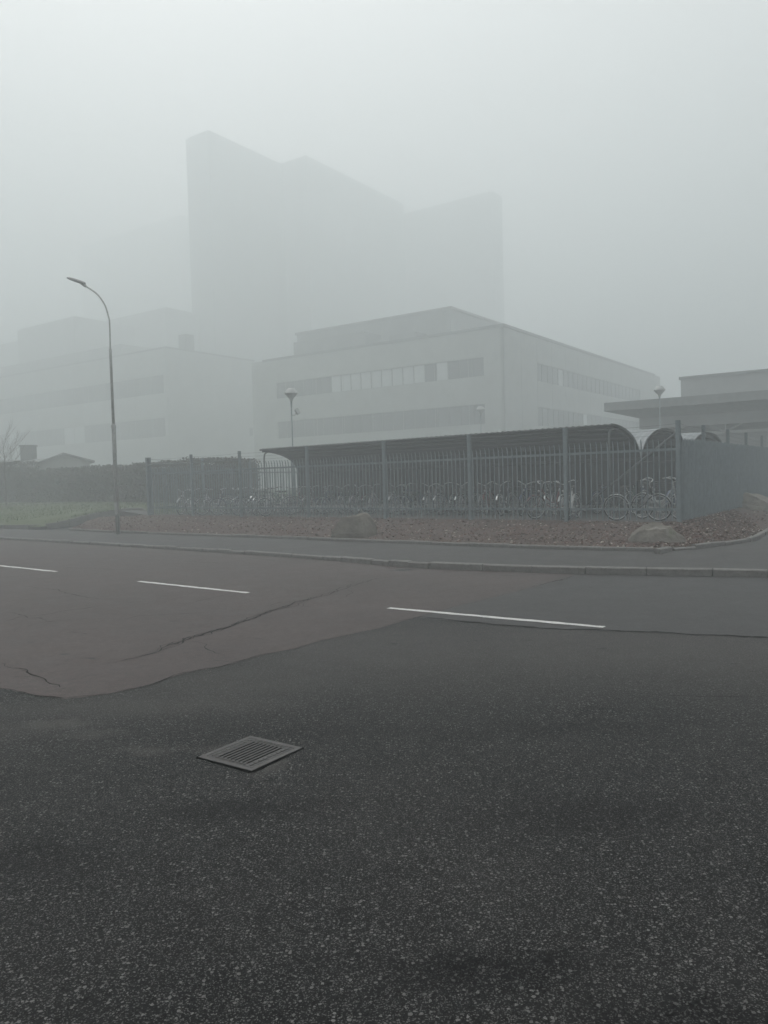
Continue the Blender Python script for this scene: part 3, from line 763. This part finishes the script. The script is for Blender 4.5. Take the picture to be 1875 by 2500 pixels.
# open air row at the left end
for i in range(7):
    s_ = 19.2-4.0+i*.9+random.uniform(-.15,.15); k_ = (5, 2, 0, 1, 5, 4, 2)[i]
    s_ = 15.6+i*.95+random.uniform(-.12,.12)
    lab = '%s bicycle behind the foggy left part of the fence, %s from the shelter end' % (protos[k_][0], ordn[i])
    bike_m(get_bike(k_, lab), bp(s_, 1.1+random.uniform(-.1,.2)), hd_street+random.uniform(-.5,.5), random.uniform(-.08,.08))
# bicycles leaning along the side fence, handlebars poking out between the pales
SN = V(-SD.y, SD.x, 0)
for i, (s_, d) in enumerate(((1.9, .75), (4.6, .60), (6.9,.60), (9.3,.60))):
    p = FR+SD*s_+SN*(.27)
    lab = '%s bicycle leaning on the side fence, handlebar poking out, %s from the corner post' % (protos[(4,2,1,0)[i]][0], ordn[i])
    bike_m(get_bike((4,2,1,0)[i], lab), p, ang(-SD.y, -SD.x)+(.0, .04, -.03, .05)[i], -.02)
# bikes under the barrel vaults, seen through the corner of the fence
for i in range(6):
    p = C_B+AX*(.7+i*.8)+PR*random.uniform(-.5,-.2); k_ = (1,0,4,0,3,2)[i]
    lab = '%s bicycle under the barrel vaulted shelter, %s from its open end' % (protos[k_][0], ordn[i])
    bike_m(get_bike(k_, lab), p, hd_street+random.uniform(-.3,.3), random.uniform(-.06,.06))
# floor racks
def rack(label, s0, s1, d):
    t = thing('bicycle_rack', label, 'bike rack', group='bicycle racks')
    b = MB()
    for z in (.40, .08): b.tube([bp(s0, d)+V(0,0,BASEZ+z), bp(s1, d)+V(0,0,BASEZ+z)], .018, 6)
    n = int((s1-s0)/3)+1
    for i in range(n+1): q_ = bp(s0+(s1-s0)*i/n, d); b.tube([q_+V(0,0,BASEZ), q_+V(0,0,BASEZ+.42)], .02, 6)
    b.build('rail', M['galv_d'], t)
    n = int((s1-s0)/.78)
    for i in range(n):
        s_ = s0+.3+i*.78; b = MB()
        for e in (-.035, .035):
            b.tube([bp(s_+e, d)+V(0,0,BASEZ+.40), bp(s_+e, d-.12)+V(0,0,BASEZ+.5), bp(s_+e, d-.3)+V(0,0,BASEZ+.42), bp(s_+e, d-.36)+V(0,0,BASEZ+.2), bp(s_+e, d-.3)+V(0,0,BASEZ+.05), bp(s_+e, d)+V(0,0,BASEZ+.08)], .008, 5)
        b.build('wheel_loop', M['galv_d'], t)
rack('long galvanised bicycle rack along the open front of the half vaulted shelter', 4.6, 20.4, 2.1)
rack('galvanised bicycle rack at the left end of the yard outside the shelter', 15.2, 15.2+6.6, .95)

# ------------------------------------------------------------------ street lamp
base = P(288, 1300, .2)
D = base.y
def at(x, y): return PY(x, y, D)
t = thing('street_lamp', 'tall stepped grey street lamp with curved arm at the left end of the gravel bed', 'street lamp', base)
def rel(p): return p-base
b = MB()
z1 = at(283.5, 1038).z-base.z; z2 = at(278, 852).z-base.z; z3 = at(277, 800).z-base.z
b.tube([(0,0,-.05),(0,0,z1-.03),(0,0,z1+.05)], [.072,.066,.048], 14); b.tube([(0,0,z1+.05),(0,0,z2-.03),(0,0,z2+.04)], [.047,.043,.028], 12)
b.lathe([(.078,z1-.1),(.078,z1-.02),(.05,z1+.03)], n=14)
b.box((-.05,-.076,.6),(.05,-.066,1.0)); b.build('pole', M['lamp'], t)
leanx = lambda p: rel(p)
arm_px = [(278,852),(276.5,790),(273,770),(266,747),(256,730),(246,718),(236,710),(224,702),(214,695.5)]
top0 = rel(at(278,852)); pts = [V(0,0,z2)]
for x, y in arm_px[1:]:
    v = rel(at(x, y)); v.x -= (top0.x)*1.0; pts.append(V(v.x, 0, v.z))
sm = []
for i in range(len(pts)-1):
    p0 = pts[max(i-1,0)]; p1 = pts[i]; p2 = pts[i+1]; p3 = pts[min(i+2,len(pts)-1)]
    for j in range(4):
        u = j/4; sm.append(.5*((2*p1)+(p2-p0)*u+(2*p0-5*p1+4*p2-p3)*u*u+(3*p1-p0-3*p2+p3)*u**3))
sm.append(pts[-1]); b = MB(); b.tube(sm, .024, 8); b.build('arm', M['lamp'], t)
e = pts[-1]; hd = MB(); dirv = V(-.93,0,.34).normalized(); up = V(.34,0,.93).normalized(); n = 18; vs = []
Lh = .60
for i in range(n+1):
    u = i/n; c = e+V(.02,0,.03)+dirv*(Lh*u); w = .115*sqrt(max(0, 1-(2*abs(u-.45)/1.12)**2.6))+.012; hh = .062*sqrt(max(0, 1-(2*abs(u-.4)/1.22)**2.4))+.008
    for j in range(12):
        a = 2*pi*j/12; vs.append(c+V(0,1,0)*w*cos(a)+up*(hh*sin(a)*(1.0 if sin(a) > 0 else .45)))
hd.smooth = True
hd.add(vs, [(i*12+j, i*12+(j+1) % 12, (i+1)*12+(j+1) % 12, (i+1)*12+j) for i in range(n) for j in range(12)]+[tuple(range(12)), tuple(n*12+j for j in range(11,-1,-1))])
ho = hd.build('lamp_head', M['lamp_head'], t)
b = MB(); b.tube([e+V(.06,0,-.05), e+V(-.08,0,.05)], .042, 8); b.build('bracket', M['lamp'], ho)

# post-top lamps behind the shelters
def park_lamp(label, x, ytop, Y, sc=1, flood=False):
    top = PY(x, ytop, Y); base = V(top.x, top.y, .44); H = top.z-.44
    t = thing('park_lamp', label, 'lamp', base, group='mushroom lamps behind the shelters')
    b = MB(); b.tube([(0,0,0),(0,0,H-.55*sc)], [.038,.026], 8); b.lathe([(.035,H-.9*sc),(.045,H-.6*sc),(.07,H-.5*sc)], n=12); b.build('pole', M['galv'], t)
    b = MB(); b.lathe([(.06,H-.62*sc),(.09,H-.5*sc),(.30*sc,H-.27*sc),(.31*sc,H-.25*sc)], n=20); b.build('lamp_bowl', M['lamp'], t)
    b = MB(); b.lathe([(.33*sc,H-.25*sc),(.30*sc,H-.2*sc),(.18*sc,H-.03*sc),(.13*sc,H),(.0,H+.01)], n=20); b.build('lamp_shade', M['lamp_white'], t)
    if flood:
        b = MB(); z = H-1.15
        b.tube([(0,0,z-.12),(.16,-.03,z-.12),(.22,-.05,z)], .022, 6)
        Mx = Matrix.Translation((.30,-.06,z+.05)) @ Matrix.Rotation(-.5, 4, 'Y') @ Matrix.Rotation(.3, 4, 'Z')
        b.box((-.10,-.12,-.12),(.06,.12,.14), Mx); b.build('floodlight', M['lamp'], t)
park_lamp('mushroom lamp with a small floodlight on its pole, left of the windowed wall', 710, 948, 37, 1.0, True)
park_lamp('faint mushroom lamp in front of the lower window row of the pale building', 1173, 992, 60, 1.05)
park_lamp('mushroom lamp rising behind the barrel roofs below the right-hand building', 1610, 942, 44, 1.0)

# ------------------------------------------------------------------ buildings
def wallframe(o, d): return frame(o, d, V(0,0,0)) 
def building_face(t, O, d, nrm, L, Z, rows, win, pitch, blinds=()):
    """a facade of wall bands with recessed ribbons of windows. O corner, d along, nrm outwards; rows = [(z0,z1)], win = (s0,s1)"""
    def G(s_, n_, z): return O+d*s_+nrm*n_+V(0,0,z)
    def gb(mb, s0, s1, n0, n1, z0, z1):
        mb.add([G(s_, n_, z) for z in (z0,z1) for s_, n_ in ((s0,n0),(s1,n0),(s1,n1),(s0,n1))], [(3,2,1,0),(4,5,6,7),(0,1,5,4),(1,2,6,5),(2,3,7,6),(3,0,4,7)])
    b = MB(); zz = 0
    for z0, z1 in rows:
        gb(b, 0, L, -.3, 0, zz, z0); gb(b, 0, win[0], -.3, 0, z0, z1); gb(b, win[1], L, -.3, 0, z0, z1); zz = z1
    gb(b, 0, L, -.3, 0, zz, Z)
    # facade panel joints as slightly proud battens
    for k_ in range(1, int(L/4.2)): gb(b, k_*4.2-.02, k_*4.2+.02, 0, .012, .5, Z-.3)
    for z0, z1 in rows: gb(b, win[0]-.1, win[1]+.1, .001, .05, z0-.06, z0+.0)
    b.build('wall', M['wall'], t)
    nwin = int((win[1]-win[0])/pitch); pw = (win[1]-win[0])/nwin
    for ri, (z0, z1) in enumerate(rows):
        for i in range(nwin):
            s0 = win[0]+i*pw; s1 = s0+pw
            b = MB(); f = .05
            gb(b, s0, s1, -.2, -.13, z0, z0+f); gb(b, s0, s1, -.2, -.13, z1-f, z1)
            gb(b, s0, s0+f, -.2, -.13, z0+f, z1-f); gb(b, s1-f, s1, -.2, -.13, z0+f, z1-f)
            w = b.build('window', M['coping'], t)
            b = MB(); gb(b, s0+f, s1-f, -.19, -.18, z0+f, z1-f)
            bl = (ri, i) in blinds
            b.build('blind' if bl else 'pane', M['blind'] if bl else M['glass'], w)
K = 1.38                      # office position, lengths and heights scaled up about the camera
def kz(z): return EYE+(z-EYE)*K
C0 = V(9.3*K, 58.7*K, 0)
zr = [(kz(5.75),kz(7.3)),(kz(9.4),kz(10.85))]; ZR = kz(13.0)
t = thing('office_building', 'pale three storey building with two ribbon window rows and its corner towards the shelters', 'building')
bl = {(1, i) for i in range(5, 14)} | {(1, 3)}
building_face(t, C0, EA, -EB, 26*K, ZR, zr, (1.7*K, 23*K), 1.05*K, bl)
building_face(t, C0, EB, -EA, 42*K, ZR, zr, (6.1*K, 34*K), 1.12*K, {(1, 4), (0, 9)})
b = MB(); Mx = frame(C0, EB, EA); b.box((.3,.3,0),(54.3,33.5,ZR-.1), Mx); b.build('core', M['recess'], t)
b = MB(); b.box((-.12,-.12,ZR-.15),(54.7,33.9,ZR+.15), Mx); b.build('roof_edge', M['coping'], t)
b = MB(); b.box((5.8,9.5,ZR+.15),(54,33,kz(15.9)), Mx); b.box((5.6,9.3,kz(15.9)),(54.2,33.2,kz(16.1)), Mx); b.build('plant_storey', M['wall_grey'], t)
b = MB(); b.box((2,12,ZR+.15),(4.6,15.6,ZR+1.2), Mx); b.box((1.6,19,ZR+.15),(5.3,30,ZR+2.1), Mx); b.build('roof_box', M['wall_grey'], t)
b = MB()
for k_ in range(3):
    q_ = Mx @ V(2.5, 4+k_*1.1, ZR+.15); b.add([Mx @ V(1.6,4+k_*1.15,ZR+.17), Mx @ V(3.4,4+k_*1.15,ZR+.17), Mx @ V(3.4,4.9+k_*1.15,ZR+.6), Mx @ V(1.6,4.9+k_*1.15,ZR+.6), Mx @ V(1.6,4.9+k_*1.15,ZR+.17), Mx @ V(3.4,4.9+k_*1.15,ZR+.17)], [(0,1,2,3),(3,2,5,4),(0,3,4),(1,5,2)])
b.build('skylight', M['blind'], t)
# left block
KL = 2.0  # left block: corner pushed along its image ray, heights scaled about the camera
def kl(z): return EYE+(z-EYE)*KL
CL = PY(405, 848, 63*KL); CL.z = 0
print('left corner', CL)
t = thing('office_building', 'foggy left-hand block with blank gable wall and a slatted box on its roof', 'building')
Zl = PY(405,848,63*KL).z
building_face(t, CL, EA, -EB, 64, Zl, [(kl(5.7),kl(7.25)),(kl(9.2),kl(10.7))], (.9, 54), 1.5*KL, {(0, 7), (0, 8), (0, 14)})
Mx = frame(CL, EB, EA)
b = MB(); b.box((0,-.001,0),(20,.3,Zl), Mx); b.build('wall', M['wall'], t)
b = MB(); b.box((.3,.3,0),(19.9,63,Zl-.1), Mx); b.build('core', M['recess'], t)
b = MB(); b.box((-.12,-.12,Zl-.12),(20,64,Zl+.15), Mx); b.build('roof_edge', M['coping'], t)
q_ = PY(618, 1054, 70.5*KL); sx = (q_-CL).dot(EB)
b = MB(); b.box((sx-.4,-.05,q_.z-.75),(sx+.4,-.002,q_.z+.75), Mx); w = b.build('window', M['glass'], t)
b = MB(); vt = PY(455, 832, 66*KL); v0 = (vt-CL).dot(EB); v1 = (vt-CL).dot(EA)
b.box((v0-.9,v1-.9,Zl),(v0+.9,v1+.9,Zl+3.0), Mx)
for k_ in range(7): b.box((v0-.95,v1-.9+k_*.27,Zl+.3),(v0-.9,v1-.78+k_*.27,Zl+2.9), Mx); b.box((v0-.9+k_*.27,v1-.95,Zl+.3),(v0-.78+k_*.27,v1-.9,Zl+2.9), Mx)
b.build('vent_box', M['coping'], t)
b = MB(); b.box((5,18,Zl+.15),(19,58,Zl+3.4), Mx); b.build('plant_storey', M['wall_grey'], t)
# higher blocks behind, vanishing in the fog
def block(label, x, y, Y, la, lb, roofdrop=0, storey=True, mat='tower', SC=1.5):
    c = PY(x, y, Y*SC); Z = c.z; c.z = 0; la *= SC; lb *= SC  # corner pushed out along its pixel ray, sides enlarged by the same factor
    t = thing('hospital_block', label, 'building', group='blocks fading in the fog behind the offices')
    Mx = frame(c, EB, EA)
    b = MB(); b.box((0,0,0),(lb,la,Z), Mx); b.build('wall', M[mat], t)
    b = MB(); b.box((.4,.4,Z),(lb-.4,la-.4,Z+.35), Mx); b.build('roof_edge', M[mat], t)
    for fl in range(1, 0):
        b = MB(); z = fl*3.4
        b.box((-.06,.8,z),(-.001,la-.8,z+1.5), Mx); b.box((.8,-.06,z),(lb-.8,-.001,z+1.5), Mx)
        b.build('window_band', M['glass'], t)
    return c, Z
block('low flat roofed block barely visible behind the left-hand offices', 181, 774, 84, 11, 22, SC=2.2)
block('wide dim block rising behind the slatted roof box', 405, 752, 80, 40, 26, SC=2.4)
block('tallest tower volume with the highest corner, left part of the fog silhouette', 508, 318, 131.6, 5.5, 19)
block('middle tower volume stepping forward between the two outer corners', 747, 380, 143, 7, 32)
block('right tower volume with the straight right edge of the fog silhouette', 1203, 467, 157, 24, 4)
block('lower tower shoulder to the left of the highest corner', 440, 525, 150, 32, 12, SC=2.0)

# low building on the right with wide roof slab
t = thing('low_building', 'low building on the right with a broad overhanging flat roof and set back upper storey', 'building')
RB = PY(1475, 984, 47); zs = RB.z; RB.z = 0
def RG(a, n_, z): return RB - EA*a + EB*n_ + V(0,0,z)      # a to the right, n_ backwards
def rgb_(mb, a0, a1, n0, n1, z0, z1): mb.add([RG(a, n_, z) for z in (z0,z1) for a, n_ in ((a0,n0),(a1,n0),(a1,n1),(a0,n1))], [(3,2,1,0),(4,5,6,7),(0,1,5,4),(1,2,6,5),(2,3,7,6),(3,0,4,7)])
b = MB(); rgb_(b, 0, 34, 0, 20, zs-.5, zs)
b.add([RG(0,0,zs-.5), RG(34,0,zs-.5), RG(34,1.6,zs-.95), RG(1.6,1.6,zs-.95), RG(1.6,20,zs-.95), RG(0,20,zs-.5)], [(0,3,2,1), (0,5,4,3)])
b.build('roof', M['coping'], t)
b = MB(); rgb_(b, 1.6, 34, 1.6, 19, zs-1.6, zs-.9); rgb_(b, 2.2, 34, 2.4, 19, .3, zs-2.0); b.build('wall', M['wall_grey'], t)
b = MB(); rgb_(b, 2.0, 34, 2.0, 2.4, zs-2.1, zs-1.95); b.build('beam', M['wall'], t)
for k_ in range(9):
    b = MB(); a = 3.2+k_*3.2
    for e in (-1, 1): b.tube([RG(a, 2.1, zs-2.0), RG(a+e*1.0, 2.1, zs-1.55)], .04, 5)
    b.tube([RG(a, 2.1, zs-2.0), RG(a, 2.1, zs-1.55)], .04, 5)
    b.build('truss_strut', M['wall'], t)
UP = PY(1662, 927, 53); a = (UP-RB).dot(-EA); n_ = (UP-RB).dot(EB)
b = MB(); rgb_(b, a, 34, n_, n_+9, zs, UP.z); b.build('upper_storey', M['wall_grey'], t)
b = MB(); rgb_(b, a-.1, 34, n_-.1, n_+9, UP.z, UP.z+.18); b.build('roof_edge', M['coping'], t)
b = MB(); rgb_(b, -2.2, 2.2, 3, 6, .3, zs-2.2); rgb_(b, -2.6, 2.2, 2.6, 6, zs-2.2, zs-1.9); b.build('porch', M['wall'], t)

# small gabled pavilion, hedges, tree
t = thing('pavilion', 'small pale gabled pavilion with a chimney behind the hedge on the left', 'house')
ap = PY(152, 1107, 58); e0 = PY(82, 1128, 58); e1 = PY(230, 1127, 56)
gx = (e1-e0).normalized(); gx.z = 0; bk = V(-.45, .9, 0).normalized(); mid = (e0+e1)/2; hw = (e1-e0).length/2; ez = mid.z; az = ap.z
def HG(x, y, z): return V(mid.x, mid.y, 0)+gx*x+bk*y+V(0,0,z)
b = MB(); w_ = hw*.86
b.add([HG(-w_,0,0),HG(w_,0,0),HG(w_,0,ez),HG(0,0,az-.15),HG(-w_,0,ez),HG(-w_,12,0),HG(w_,12,0),HG(w_,12,ez),HG(0,12,az-.15),HG(-w_,12,ez)], [(0,1,2,3,4),(9,8,7,6,5),(1,6,7,2),(5,0,4,9)])
b.build('wall', M['wall'], t)
b = MB()
for s_ in (-1, 1):
    vs = [HG(0,-.4,az),HG(s_*hw,-.4,ez-.02),HG(s_*hw,12.4,ez-.02),HG(0,12.4,az)]; vs += [v-V(0,0,.14) for v in vs]
    b.add(vs, [(0,1,2,3),(7,6,5,4),(0,4,5,1),(1,5,6,2),(2,6,7,3)])
rf = b.build('roof', M['coping'], t)
cp = PY(69, 1090, 62); b = MB(); b.box((cp.x-.45, cp.y-.45, ez-.4), (cp.x+.45, cp.y+.45, cp.z)); b.box((cp.x-.52, cp.y-.52, cp.z), (cp.x+.52, cp.y+.52, cp.z+.1)); b.build('chimney', M['recess'], rf)
b = MB(); b.box((0,0,0),(1,1,1), frame(HG(-hw*2.6,2,1), gx*1, bk)); 
wing = MB(); 
vs = [HG(-hw*1.0,2,0),HG(-hw*4.2,2,0),HG(-hw*4.2,2,ez),HG(-hw*1.0,2,ez),HG(-hw*1.0,8,0),HG(-hw*4.2,8,0),HG(-hw*4.2,8,ez),HG(-hw*1.0,8,ez)]
wing.add(vs, [(0,3,2,1),(4,5,6,7),(3,7,6,2),(1,2,6,5)]); wing.build('wing', M['wall'], t)
vs = [HG(-hw*.6,1.5,ez),HG(-hw*4.4,1.5,ez),HG(-hw*4.4,4.5,az-.2),HG(-hw*.3,4.5,az-.2),HG(-hw*4.4,8.4,ez),HG(-hw*.6,8.4,ez)]
wing = MB(); wing.add(vs, [(0,1,2,3),(3,2,4,5),(0,3,5),(1,4,2)]); wing.build('wing_roof', M['coping'], t)

def hedge(label, A, B, th, z0, z1, n, seed=0, ze=None):
    ze = z1 if ze is None else ze
    d = (B-A); Ln = d.length; d = d.normalized(); nn = V(-d.y, d.x, 0)
    t = thing('hedge', label, 'hedge')
    b = MB(); vs = []; k_ = max(4, int(Ln/1.0))
    for i in range(k_+1):
        c = A+d*(Ln*i/k_); c.z = 0; z = z1+(ze-z1)*i/k_-.25+.12*noise.noise(c*.8)
        for u, zz in ((-.38,z0),(-.38,z-.1),(-.2,z),(.2,z),(.38,z-.1),(.38,z0)): vs.append(c+nn*(u*th)+V(0,0,zz))
    b.add(vs, [(i*6+j, i*6+j+1, (i+1)*6+j+1, (i+1)*6+j) for i in range(k_) for j in range(5)]+[(5,4,3,2,1,0), tuple(k_*6+j for j in range(6))])
    b.build('branches', M['twig'], t)
    b = MB(); rnd = random.Random(seed)
    for i in range(n):
        s_ = rnd.uniform(0, Ln); face = rnd.random(); c = A+d*s_; c.z = 0
        top = z1+(ze-z1)*s_/Ln+.26*noise.noise(c*.9)+.16*noise.noise(c*3)
        if face < .6: u = -.5; zz = z0+(top-z0)*rnd.random()
        elif face < .8: u = rnd.uniform(-.5,.5); zz = top
        else: u = .5; zz = z0+(top-z0)*rnd.random()
        p = c+nn*(u*th+rnd.uniform(-.15,.1))+V(0,0,zz+rnd.uniform(-.15,.06))
        r_ = rnd.uniform(.035,.075); a = V(rnd.uniform(-1,1),rnd.uniform(-1,1),rnd.uniform(-1,1)).normalized()*r_; c2 = a.cross(V(rnd.uniform(-1,1),rnd.uniform(-1,1),rnd.uniform(-1,1))).normalized()*r_*.7
        b.add([p-a, p-c2, p+a, p+c2], [(0,1,2,3)])
    b.build('foliage', M['hedge'], t)
hA = PY(60, 1150, 55); hB = PY(610, 1117, 40); HD = (hB-hA).normalized()
hedge('long brown clipped hedge behind the lawn and the left end of the fence', V(hA.x,hA.y,0), V(hB.x,hB.y,0), 1.3, .3, hA.z-.1, 42000, 3, hB.z)
gA = PY(-330, 1140, 50); gB = PY(86, 1129, 57)
hedge('darker taller hedge at the far left edge below the chimney', V(gA.x,gA.y,0), V(gB.x,gB.y,0), 1.3, .4, gB.z, 20000, 5)

def bare_tree(label, base, h, seed):
    t = thing('bare_tree', label, 'tree', base); rnd = random.Random(seed); tr = MB(); cr = MB()
    tr.tube([(0,0,-.1),(.03,0,h*.25),(-.02,.02,h*.5),(.04,0,h*.72)], [.04,.034,.028,.016], 8)
    def grow(p, d, L, r, depth):
        n = 4; pts = [p]; rr = [r]
        for i in range(n):
            d = (d+V(rnd.uniform(-.18,.18),rnd.uniform(-.18,.18),rnd.uniform(.0,.12))).normalized(); pts.append(pts[-1]+d*L/n); rr.append(r*(1-.7*(i+1)/n))
        cr.tube(pts, rr, 4)
        if depth:
            for i in range(1, n+1):
                for _ in range(2):
                    a = rnd.uniform(0,6.28); grow(pts[i], (d*.9+V(cos(a)*.6,sin(a)*.6,.25)).normalized(), L*.55, r*.5, depth-1)
    for i in range(11):
        z = h*(.38+.034*i*1.0); a = i*2.4; grow(V(0,0,min(z,h*.72)), V(cos(a)*.6,sin(a)*.6,.8).normalized(), h*.3, .009, 2)
    tr.build('trunk', M['twig'], t); cr.build('crown', M['twig'], t)
tb = P(16, 1251, .42)
bare_tree('slender leafless young tree on the lawn at the left edge', tb, 4.6, 4)

# ------------------------------------------------------------------ fog
b = MB(); b.box((-420,-40,-1.2),(420,480,118))
g = bpy.data.materials.new('fog_air'); g.use_nodes = True; g.node_tree.nodes.clear()
ov = g.node_tree.nodes.new('ShaderNodeOutputMaterial'); pv_ = g.node_tree.nodes.new('ShaderNodeVolumePrincipled')
pv_.inputs['Color'].default_value = (.890,.9555,.9655,1); pv_.inputs['Density'].default_value = FOG; pv_.inputs['Anisotropy'].default_value = .38
g.node_tree.links.new(pv_.outputs[0], ov.inputs['Volume'])
tag(b.build('haze', g), 'pale grey fog filling the whole street and yard', 'fog', kind='stuff')
